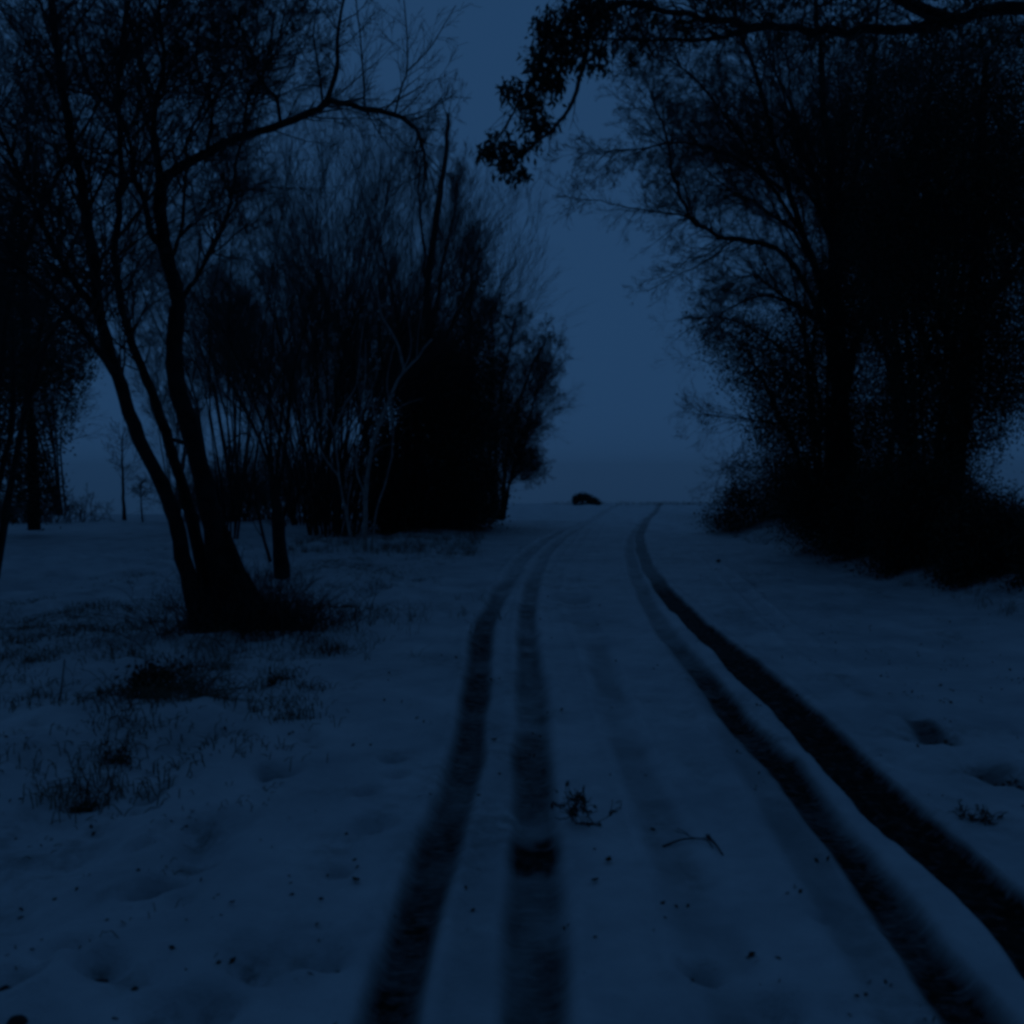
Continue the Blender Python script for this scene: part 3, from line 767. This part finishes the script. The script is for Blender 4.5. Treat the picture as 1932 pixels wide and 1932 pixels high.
NL([at(1140, 10, 5.9), at(1080, 20, 5.9), at(1040, 80, 5.8), at(1010, 140, 5.8), at(975, 200, 5.75), at(950, 245, 5.7), at(920, 290, 5.7)], .015, .004, 18, .25, 1, tips)
NL([at(1110, 60, 5.9), at(1060, 90, 5.85), at(1020, 170, 5.8), at(1000, 220, 5.8)], .010, .003, 12, .22, 1, tips)
NL([at(1140, 0, 5.9), at(1090, 30, 6.0), at(1070, 60, 6.0), at(1045, 100, 6.0)], .010, .003, 20, .22, 1, tips)
wood.build("trunk", BARK, root); tw.build("crown", TWIG, root)
blobs = [(1075, 60, 55, 55, 5.9, .18, 34), (1110, 20, 60, 35, 5.9, .25, 34), (1035, 75, 28, 45, 5.85, .15, 18), (1010, 130, 26, 45, 5.8, .12, 18), (975, 175, 28, 22, 5.8, .1, 11), (1050, 150, 26, 40, 5.8, .1, 12), (1075, 110, 40, 28, 5.8, .12, 14),
         (1000, 205, 30, 25, 5.8, .1, 10), (950, 275, 36, 16, 5.7, .08, 13), (1015, 235, 40, 24, 5.7, .08, 13), (960, 310, 22, 16, 5.7, .06, 8), (1125, 110, 14, 16, 5.8, .08, 6), (1000, 275, 32, 14, 5.7, .06, 7), (975, 320, 18, 10, 5.7, .05, 4), (920, 283, 16, 8, 5.7, .05, 5),
         (1180, 55, 70, 45, 6.1, .3, 40), (1280, 30, 90, 45, 6.3, .4, 50), (1400, 20, 110, 45, 6.4, .5, 50), (1550, 10, 120, 50, 6.6, .6, 60), (1720, 10, 120, 60, 6.7, .6, 80), (1860, 20, 120, 70, 6.6, .6, 90)]
blobs = [(a, b, c, d, e, f, int(n * (1.2 if a < 1150 else .6))) for a, b, c, d, e, f, n in blobs]
lp = clumps(blobs, .026, 13)
leaf_mesh("leaves", lp, .05, IVY, root, droop=1.5, aspect=.38)

# ------------------------------------------------------------------ small things
# dark bush on the crest
p = at(1105, 948, 46)
z = hz(p[0], p[1])
root = thing("crest_bush", "small dark humped bush alone on the snowy crest where the lane ends", "bush", (p[0], p[1], z))
tw = Tubes()
for (dx, h) in ((-.45, .42), (-.15, .5), (.15, .4), (.4, .26), (-.5, .3)):
    for k in range(10):
        grow(tw, (p[0] + dx + rg(0, .03), p[1], z), unit((rg(0, .3), rg(0, .3), 1)), h, .02, 2, dict(wander=.2, trop=0, n=[0, 4, 5], ang=R(50), ratio=.5, rmin=.006))
tw.add([(p[0] - .6, p[1], z), (p[0], p[1], z + .02), (p[0] + .6, p[1], z)], [.03, .05, .03], 6)
tw.build("stems", TWIG, root)
pp = []
for (dx, dz, rx, rz, n) in ((-.28, .36, .2, .13, 130), (-.02, .37, .25, .13, 150), (.28, .24, .25, .10, 110), (.55, .1, .2, .06, 50), (-.5, .22, .08, .16, 50), (.3, .1, .3, .06, 60)):
    u = rng.normal(size=(n * 6, 3)) * .5
    pp.append(np.array([p[0] + dx, p[1], z + dz]) + u * np.array([rx, .2, rz]))
leaf_mesh("leaves", np.concatenate(pp), .09, IVY, root)

def weed(name, label, px, py, n, size, lean=(0, 0), mat=BROWN_LEAF, leaf=.02, h=.12, cat="weed", droop=0, group=None):
    X, Y = gnd(px, py); z = float(height(np.array([X]), np.array([Y]))[0])
    root = thing(name, label, cat, (X, Y, z), group)
    tw, tips = Tubes(), []
    for k in range(n):
        x0 = X + ru(-.3, .3) * size; y0 = Y
        grow(tw, (x0, y0, z - .008), unit((lean[0] + rg(0, .6), lean[1] + rg(0, .6), .9)), h * ru(.5, 1.1), .002, 1, dict(wander=.22, trop=-.03, n=[0, 3], ang=R(40), ratio=.6), tips)
    tw.add([(X - size * .35, Y, z - .006), (X, Y, z - .002), (X + size * .35, Y, z - .006)], [.004, .008, .004], 5)
    tw.build("stems", TWIG, root)
    T = np.array(tips)
    leaf_mesh("leaves", T[rng.integers(0, len(T), int(n * 5))], leaf, mat, root, aspect=.5, droop=droop)
weed("lane_weed", "leafy weed poking through the snow beside the dark patch in the wheel track", 1098, 1560, 15, .17, (.25, 0), IVY, .028, .15, droop=.5)
weed("grass_tuft", "small dark tuft alone on the snow left of the lane", 560, 1362, 10, .08, (0, 0), DRY, .03, .07, cat="tuft")
weed("grass_tuft", "dark tuft at the lower end of the clumps below the leaning tree", 150, 1475, 18, .12, (.3, 0), DRY, .03, .08, cat="tuft")
weed("grass_tuft", "tuft poking up between the lower dark tuft and the brush mound", 212, 1425, 14, .14, (.3, 0), DRY, .03, .1, cat="tuft")
weed("grass_tuft", "tuft of flattened stems below the trunk, right of the brush mound", 512, 1300, 12, .1, (.3, 0), DRY, .03, .08, cat="tuft")
weed("verge_weed", "straggly weed at the bare strip on the right verge", 1840, 1545, 16, .25, (.1, 0), DRY, .02, .08)
weed("verge_weed", "dark weed clump near the right edge on the snowy verge", 1895, 1465, 16, .25, (.1, 0), BROWN_LEAF, .03, .08)
weed("verge_weed", "flattened weed at the start of the bare strip on the right verge", 1760, 1390, 14, .28, (.1, 0), DRY, .025, .06)

def stick(name, label, pts, r, cat="twig"):
    G = [gnd(x, y) for x, y in pts]
    P = [np.array([a, b, float(height(np.array([a]), np.array([b]))[0]) + r * .8 + (.012 if 0 < i < len(G) - 1 else 0)]) for i, (a, b) in enumerate(G)]
    t = Tubes()
    Q = spline(P, 4)
    t.add([tuple(q) for q in Q], [r * (1.1 - .6 * i / len(Q)) for i in range(len(Q))], 6)
    grow(t, tuple(Q[len(Q) // 2]), unit((ru(-1, 1), ru(-1, 1), .2)), .08, r * .5, 1, dict(wander=.1, trop=-.03, n=[0, 2], ang=R(40), ratio=.6))
    o = t.build(name, BARK)
    tag(o, label, cat)
stick("fallen_twig", "bent twig lying on the snow between the wheel tracks", [(1250, 1588), (1290, 1582), (1330, 1592), (1345, 1598)], .0035)
stick("fallen_twig", "short thick twig lying just right of the bent one", [(1334, 1580), (1348, 1595), (1364, 1610)], .005)
stick("fallen_twig", "thin twig lying low on the middle of the lane near the camera", [(1300, 1815), (1330, 1832), (1350, 1838)], .003)
stick("dead_stalk", "thin dead stem standing in the snow left of the leaning tree", [(112, 1330), (116, 1290), (122, 1240)], .006, "stalk")

def leaf_on_snow(px, py, size, label):
    X, Y = gnd(px, py); z = float(height(np.array([X]), np.array([Y]))[0])
    a = ru(0, 6.28)
    n = 9
    V, Fc = [], []
    for i in range(n):
        t = i / (n - 1); wdt = math.sin(math.pi * (t * .92 + .04)) * .3 * size
        lx = (t - .5) * size; lift = .25 * size * (t - .5) ** 2 * 4
        for s in (-1, 0, 1):
            vx, vy = lx, s * wdt
            V.append((X + vx * math.cos(a) - vy * math.sin(a), Y + vx * math.sin(a) + vy * math.cos(a), z + .006 + lift + abs(s) * wdt * .5))
    for i in range(n - 1):
        for s in range(2):
            b = i * 3 + s
            Fc.append((b, b + 1, b + 4, b + 3))
    o = mesh_obj("fallen_leaf", V, Fc, 4, BROWN_LEAF)
    md = o.modifiers.new("thick", 'SOLIDIFY'); md.thickness = .0015
    tag(o, label, "leaf")
leaf_on_snow(672, 1658, .035, "single dark leaf on the snow left of the wheel tracks")
leaf_on_snow(1148, 1625, .04, "curled dark leaf below the lane weed")
leaf_on_snow(1122, 1660, .03, "small leaf on the snow just right of the second wheel track")
leaf_on_snow(1355, 1062, .16, "lone dark leaf far up the lane right of the ruts")
leaf_on_snow(932, 1398, .04, "leaf on the snow strip between the two left wheel tracks")

# clods of earth showing on the verge
def clod(px, py, s, label):
    X, Y = gnd(px, py); z = float(height(np.array([X]), np.array([Y]))[0])
    nu, nv = 14, 8
    V = []
    sd = ru(0, 90)
    for j in range(nv + 1):
        ph = math.pi * j / nv
        for i in range(nu):
            th = 2 * math.pi * i / nu
            d = np.array([math.cos(th) * math.sin(ph), math.sin(th) * math.sin(ph), math.cos(ph)])
            k = 1 + .3 * float(N1(np.array([d[0] * 1.7 + sd]), np.array([d[1] * 1.7 + d[2] * 2.1]))[0]) + .12 * float(N2(np.array([d[0] * 5 + sd]), np.array([d[1] * 5 + d[2] * 6]))[0])
            V.append((X + d[0] * s * k * .7, Y + d[1] * s * k, z + s * .15 + d[2] * s * .55 * k))
    Fc = [(j * nu + i, j * nu + (i + 1) % nu, (j + 1) * nu + (i + 1) % nu, (j + 1) * nu + i) for j in range(nv) for i in range(nu)]
    o = mesh_obj("earth_clod", V, Fc, 4, BARK)
    tag(o, label, "clod", "dark clods on the left verge")
clod(186, 1818, .035, "dark oval clod on the smooth snow near the lower left corner")
clod(292, 1652, .035, "flat dark clod on the snow halfway down the left verge")
clod(4, 1838, .03, "dark clod cut by the left edge")
clod(30, 1925, .03, "dark clod in the bottom left corner")

# brush mound below the leaning tree
X, Y = gnd(320, 1325)
root = thing("brush_mound", "heap of dark brush and dead grass on the snow below the leaning tree", "brush heap", (X, Y, hz(X, Y)))
tw = Tubes()
for k in range(260):
    x0 = X + rg(0, .17) + .08; y0 = Y + rg(0, .2)
    grow(tw, (x0, y0, hz(x0, y0) - .01), unit((rg(0, .9), rg(0, .6) - .2, .6)), ru(.08, .26), .0035, 1, dict(wander=.2, trop=-.10, n=[0, 2], ang=R(40), ratio=.6))
tw.build("stems", DRY, root)
X2, Y2 = gnd(285, 1318)
c = np.array([X2, Y2, hz(X2, Y2) + .07])
leaf_mesh("leaves", c + rng.normal(size=(700, 3)) * np.array([.075, .09, .05]), .035, BROWN_LEAF, root)

# dead grass standing through the snow: uncountable
tw = Tubes()
gr = np.random.default_rng(5)
def blades(n, fx, h, lean=.35):
    k = 0
    while k < n:
        X, Y = fx()
        c0 = int(gr.integers(3, 9))
        for j in range(c0):
            x0 = X + gr.normal() * .035; y0 = Y + gr.normal() * .035
            z0 = hz(x0, y0) - .02
            hh = h * gr.uniform(.4, 1.2); a = gr.uniform(0, 6.28); ll = gr.uniform(0, lean) * hh
            pts = [(x0, y0, z0), (x0 + math.cos(a) * ll * .3, y0 + math.sin(a) * ll * .3, z0 + hh * .5), (x0 + math.cos(a) * ll, y0 + math.sin(a) * ll, z0 + hh * .85)]
            tw.add(pts, [.0022, .0018, .0008], 3)
            k += 1
def left_field():
    while True:
        X = gr.uniform(-6.5, -.9); Y = gr.uniform(4.2, 20)
        d = float(N2(np.array([X * .8]), np.array([Y * .8]))[0] + .5 * N1(np.array([X * 2.5]), np.array([Y * 2.5]))[0])
        if d > gr.uniform(-.1, .9): return X, Y
blades(3600, left_field, .07, 1.1)
def tree_foot():
    return -2.3 + gr.normal() * .8, 8.7 + gr.normal() * .8
blades(1800, tree_foot, .13, .9)
def right_bank():
    return gr.uniform(4.7, 6.4), gr.uniform(8.5, 24)
blades(2200, right_bank, .15, .9)
def thicket_foot():
    return gr.uniform(-4.2, -.6), gr.uniform(16, 25)
blades(3500, thicket_foot, .2, .9)
for (px, py) in [(400, 1225), (370, 1240), (345, 1262), (320, 1290), (290, 1330), (262, 1352), (238, 1385), (215, 1415), (185, 1440), (150, 1470), (128, 1482), (60, 1190), (150, 1205), (210, 1190), (270, 1170), (325, 1150), (40, 1215), (110, 1230), (230, 1235), (560, 1190), (620, 1150), (680, 1170), (600, 1230), (700, 1110), (285, 1470), (555, 1365), (510, 1300)]:
    X, Y = gnd(px, py)
    for j in range(60):
        x0 = X + gr.normal() * .09 * (1 + Y * .05); y0 = Y + gr.normal() * .09 * (1 + Y * .05)
        z0 = hz(x0, y0) - .01; hh = gr.uniform(.02, .10); a = gr.uniform(0, 6.28); ll = gr.uniform(.01, .09)
        tw.add([(x0, y0, z0), (x0 + math.cos(a) * ll * .4, y0 + math.sin(a) * ll * .4, z0 + hh * .8), (x0 + math.cos(a) * ll, y0 + math.sin(a) * ll, z0 + hh * .9)], [.003, .0025, .001], 3)
for k in range(900):      # tips of grass along the crest
    X = gr.uniform(-1.5, 9.5); Y = gr.uniform(44, 52)
    if gr.uniform() > .5 + .7 * float(N1(np.array([X * .8]), np.array([2.]))[0]): continue
    z0 = hz(X, Y) - .02; hh = gr.uniform(.06, .2)
    tw.add([(X, Y, z0), (X + .02, Y, z0 + hh * .6), (X + gr.normal() * .08, Y, z0 + hh)], [.006, .005, .003], 3)
for k in range(60):      # sparse wisps lower down the verge
    X = gr.uniform(-3.6, -.9); Y = gr.uniform(2.6, 5.2)
    for j in range(int(gr.integers(2, 9))):
        x0 = X + gr.normal() * .05; y0 = Y + gr.normal() * .05
        z0 = float(height(np.array([x0]), np.array([y0]))[0]) - .006; hh = gr.uniform(.008, .03); a = gr.uniform(0, 6.28); ll = gr.uniform(.01, .05)
        tw.add([(x0, y0, z0), (x0 + math.cos(a) * ll * .5, y0 + math.sin(a) * ll * .5, z0 + hh), (x0 + math.cos(a) * ll, y0 + math.sin(a) * ll, z0 + hh * .8)], [.002, .0016, .0008], 3)
for k in range(150):      # low flattened tussocks under thin snow
    X = gr.uniform(-6, -1.1); Y = gr.uniform(4.3, 10.5)
    if X > -1.1 - (Y - 4.3) * .04: continue
    w_ = gr.uniform(.05, .2)
    for j in range(int(gr.integers(14, 60))):
        x0 = X + gr.normal() * w_; y0 = Y + gr.normal() * w_ * .6
        z0 = hz(x0, y0) - .01; hh = gr.uniform(.02, .07); a = gr.uniform(0, 6.28); ll = gr.uniform(.01, .07)
        tw.add([(x0, y0, z0), (x0 + math.cos(a) * ll * .4, y0 + math.sin(a) * ll * .4, z0 + hh * .8), (x0 + math.cos(a) * ll, y0 + math.sin(a) * ll, z0 + hh)], [.0028, .0022, .001], 3)
tag(tw.build("grass", DRY), "dead grass stems standing through the thin snow on the verges", "grass", kind='stuff')

# crumbs of bark, leaf and seed blown over the snow
pos = []
for k in range(620):
    u_ = gr.uniform()
    if u_ < .45: X, Y = gr.uniform(-4.5, -.5), 2.3 + gr.exponential(3.5)
    elif u_ < .6: X, Y = gr.uniform(-.6, 1.8), 2.3 + gr.exponential(3)
    elif u_ < .8: X, Y = gr.normal(2.9, .5), gr.uniform(3, 9)
    else: X, Y = gr.uniform(2.5, 5.5), gr.uniform(6, 18)
    m_ = int(gr.integers(1, 4))
    for j in range(m_):
        a_, b_ = X + gr.normal() * .04, Y + gr.normal() * .06
        pos.append((a_, b_, float(height(np.array([a_]), np.array([b_]))[0]) + .004))
o = leaf_mesh("litter", np.array(pos), .022, BROWN_LEAF, None, droop=0, aspect=.6)
tag(o, "dark crumbs of leaf and bark scattered over the snow", "litter", kind='stuff')

# ------------------------------------------------------------------ the misty air
V = np.array([(x, y, z) for x in (-1600, 1600) for y in (-40, 1400) for z in (-56, 16)], dtype=float)
Fc = [(0, 1, 3, 2), (4, 6, 7, 5), (0, 4, 5, 1), (2, 3, 7, 6), (0, 2, 6, 4), (1, 5, 7, 3)]
hm = bpy.data.materials.new("mist"); hm.use_nodes = True
hn = hm.node_tree
for n_ in list(hn.nodes):
    if n_.type == 'BSDF_PRINCIPLED': hn.nodes.remove(n_)
pv = hn.nodes.new("ShaderNodeVolumePrincipled")
pv.inputs["Density"].default_value = .0007
pv.inputs["Anisotropy"].default_value = .75
pv.inputs["Color"].default_value = (.95, .95, .95, 1)
hn.links.new(pv.outputs[0], [n_ for n_ in hn.nodes if n_.type == 'OUTPUT_MATERIAL'][0].inputs["Volume"])
hz_o = mesh_obj("haze", V, Fc, 4, hm, smooth=False)
tag(hz_o, kind='stuff')
